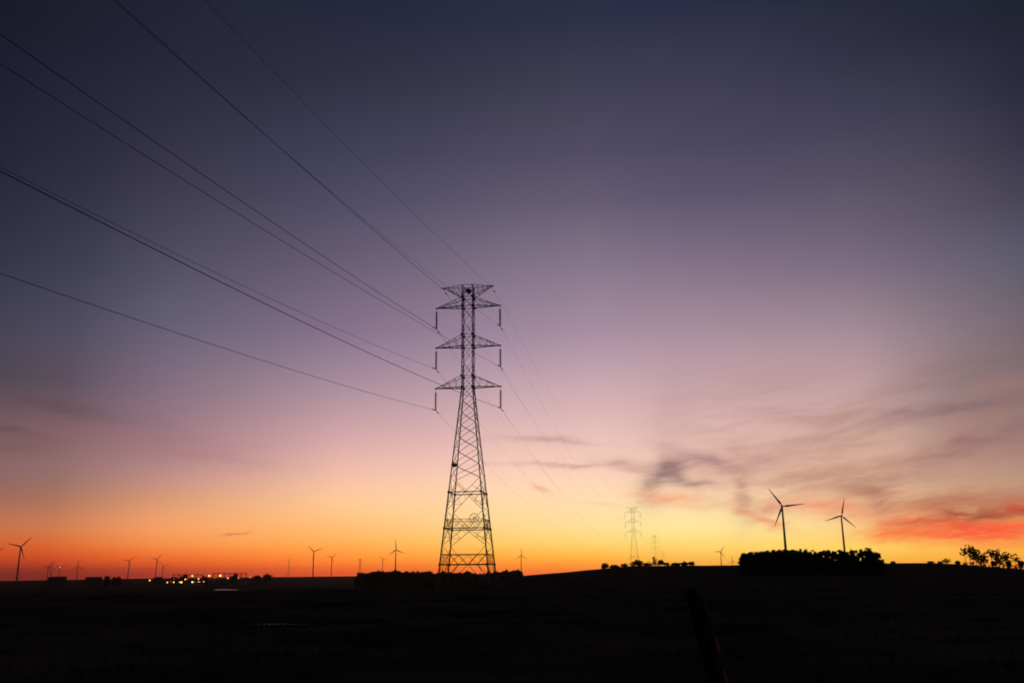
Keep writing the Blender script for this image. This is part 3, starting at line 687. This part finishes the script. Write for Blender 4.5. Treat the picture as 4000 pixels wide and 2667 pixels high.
LAMPC = (1.0, .42, .10)
LM = {}
def lamp_mat(s):
    if s not in LM: LM[s] = glow('floodlight', LAMPC, s)
    return LM[s]
LAMPS = [(585, 2265.3, 1.0, 'amber yard light standing alone at the far left of the lit yard'), (653.8, 2273.5, .9, 'amber light second from the left, low in the yard'), (678.6, 2273, .95, 'low amber light below the left end of the gantries'),
 (701.5, 2272.5, .7, 'amber light touching the brighter one on its right in the low row'), (709, 2273, 1.5, 'brightest light of the low left row, its dimmer twin touching it'), (723.7, 2261.2, 1.0, 'amber light halfway up the yard under the left gantry'),
 (731, 2260.5, .35, 'dim light just right of the one under the left gantry'), (751, 2248, 1.4, 'bright light high on the left gantry, leftmost of the three tall ones'), (751, 2272, 1.4, 'bright low light right below the left tall one'),
 (758, 2271.7, .35, 'dim light beside the bright low one'), (775.5, 2259.5, 1.1, 'amber light in the middle height of the yard centre'), (774.5, 2271.5, .45, 'dim left one of a low pair in the yard centre'),
 (780, 2271.5, .4, 'dim right one of a low pair in the yard centre'), (796, 2270.6, .65, 'small light at the right end of the low row'), (817.6, 2247.5, 1.6, 'bright tall light, middle one of the three high lights'),
 (839, 2257, .22, 'faint light between the two brightest high lights'), (860.3, 2247, 2.0, 'brightest and largest of all the yard lights, right of the three high ones'), (890, 2257, .95, 'amber light right below the brightest high one'),
 (931, 2256, .5, 'dim light under the right end of the right gantry'), (976.5, 2254, .5, 'dim light at the right end of the yard, beyond the gantry'), (667, 2270.5, .18, 'very faint light among the low left row'), (679.6, 2261, .15, 'very faint light above the low amber light at the left')]
for px, py, s, lab in LAMPS:
    d = 1330. if py > 2262 else 1385.; q = at(px, py, d); g = gz(q.x, q.y)
    root = thing('yard_lamp', lab, 'lamp', (q.x, q.y, g), 0, 'lights of the yard'); h = max(1.5, q.z - g)
    p_ = MB(); p_.tube([(0, 0, -.3), (0, 0, h)], [.16, .1], 7); p_.build('pole', STEEL, root)
    hd = MB(); hd.box((0, .25, h + .55), 1.6, .5, 1.3); hd.build('lamp_housing', STEEL, root)
    r_ = .42 + .3 * s
    le = MB(); le.lathe([(.1, -.45), (r_ * .8, -.4), (r_, -.2), (r_, -.05)], (0, 0, h + .0), 12, 'y'); le.build('lamp_lens', lamp_mat(round(4.2 * s, 2)), root)

# ------------------------------------------------------------------ leaning post beside the road
WOOD = mat('weathered_wood', (.03, .026, .022), .9, 0, 14, .4, .2, .4); GLINT = mat('edge_glint_red', (.16, .05, .03), .55, 0, 20, .4, .06)  # strips added as the sunset glint on the post's edge, glow in their red
pd = 4.6
pt = at(2708, 2296, pd); pb = at(2812, 2720, pd); axis = (pt - pb).normalized(); foot = pt - axis * ((pt.z - gz(pt.x, pt.y) + .1) / axis.z)
post = thing('fence_post', 'dark leaning wooden post close to the camera at lower right', 'post', foot)
side = Vector((math.cos(R(32)), -math.sin(R(32)), 0)); dep = axis.cross(side).normalized(); side = dep.cross(axis).normalized()
Lp = (pt - foot).length; pm = MB(); rows = 26; ring_n = 12
for i in range(rows + 1):
    s_ = Lp * i / rows; c = axis * s_
    for k in range(ring_n):
        t = 2 * math.pi * k / ring_n; e = .045 * (1 + .07 * math.sin(3 * t + i * .6) + .05 * math.sin(i * 1.7 + k))
        x = max(-.9, min(.9, 1.25 * math.cos(t))) * e; y = max(-.9, min(.9, 1.25 * math.sin(t))) * e
        drop = .05 if (i == rows and math.cos(t) > .1) else 0
        pm.v.append(tuple(c + side * x + dep * y - axis * drop))
for i in range(rows):
    for k in range(ring_n): pm.f.append((i * ring_n + k, i * ring_n + (k + 1) % ring_n, (i + 1) * ring_n + (k + 1) % ring_n, (i + 1) * ring_n + k))
pm.f.append(tuple(rows * ring_n + k for k in range(ring_n))); pm.build('shaft', WOOD, post)
for y0, y1 in ((2492, 2556), (2622, 2700)):  # painted glint along the right edge, in two broken lengths
    s0 = (at(2708 + (y0 - 2296) * 104 / 424, y0, pd) - foot).dot(axis); s1 = (at(2708 + (y1 - 2296) * 104 / 424, y1, pd) - foot).dot(axis)
    q = MB(); o_ = side * .052; F0, F1 = axis * s0 + o_, axis * s1 + o_; q.add([F0 - dep * .017 - side * .012, F0 + dep * .017 - side * .012, F0 + dep * .017, F0 - dep * .017, F1 - dep * .017 - side * .012, F1 + dep * .017 - side * .012, F1 + dep * .017, F1 - dep * .017], [(0, 3, 2, 1), (4, 5, 6, 7), (0, 1, 5, 4), (1, 2, 6, 5), (2, 3, 7, 6), (3, 0, 4, 7)]); q.build('edge_glint_strip', GLINT, post)

# ------------------------------------------------------------------ evening haze
HAZE_DENSITY = 1.9e-5
hz = MB(); hz.box((0, 0, 60), 18600, 18600, 140); hm = bpy.data.materials.new('haze_air'); hm.use_nodes = True; t = hm.node_tree; t.nodes.clear()
ou = t.nodes.new('ShaderNodeOutputMaterial'); pv = t.nodes.new('ShaderNodeVolumePrincipled'); pv.inputs['Density'].default_value = HAZE_DENSITY
pv.inputs['Color'].default_value = (1.0, .97, .94, 1); pv.inputs['Anisotropy'].default_value = .85; t.links.new(pv.outputs[0], ou.inputs['Volume'])
o = hz.build('haze', hm); tag(o, 'thin evening haze over the plain', None, None, 'stuff')
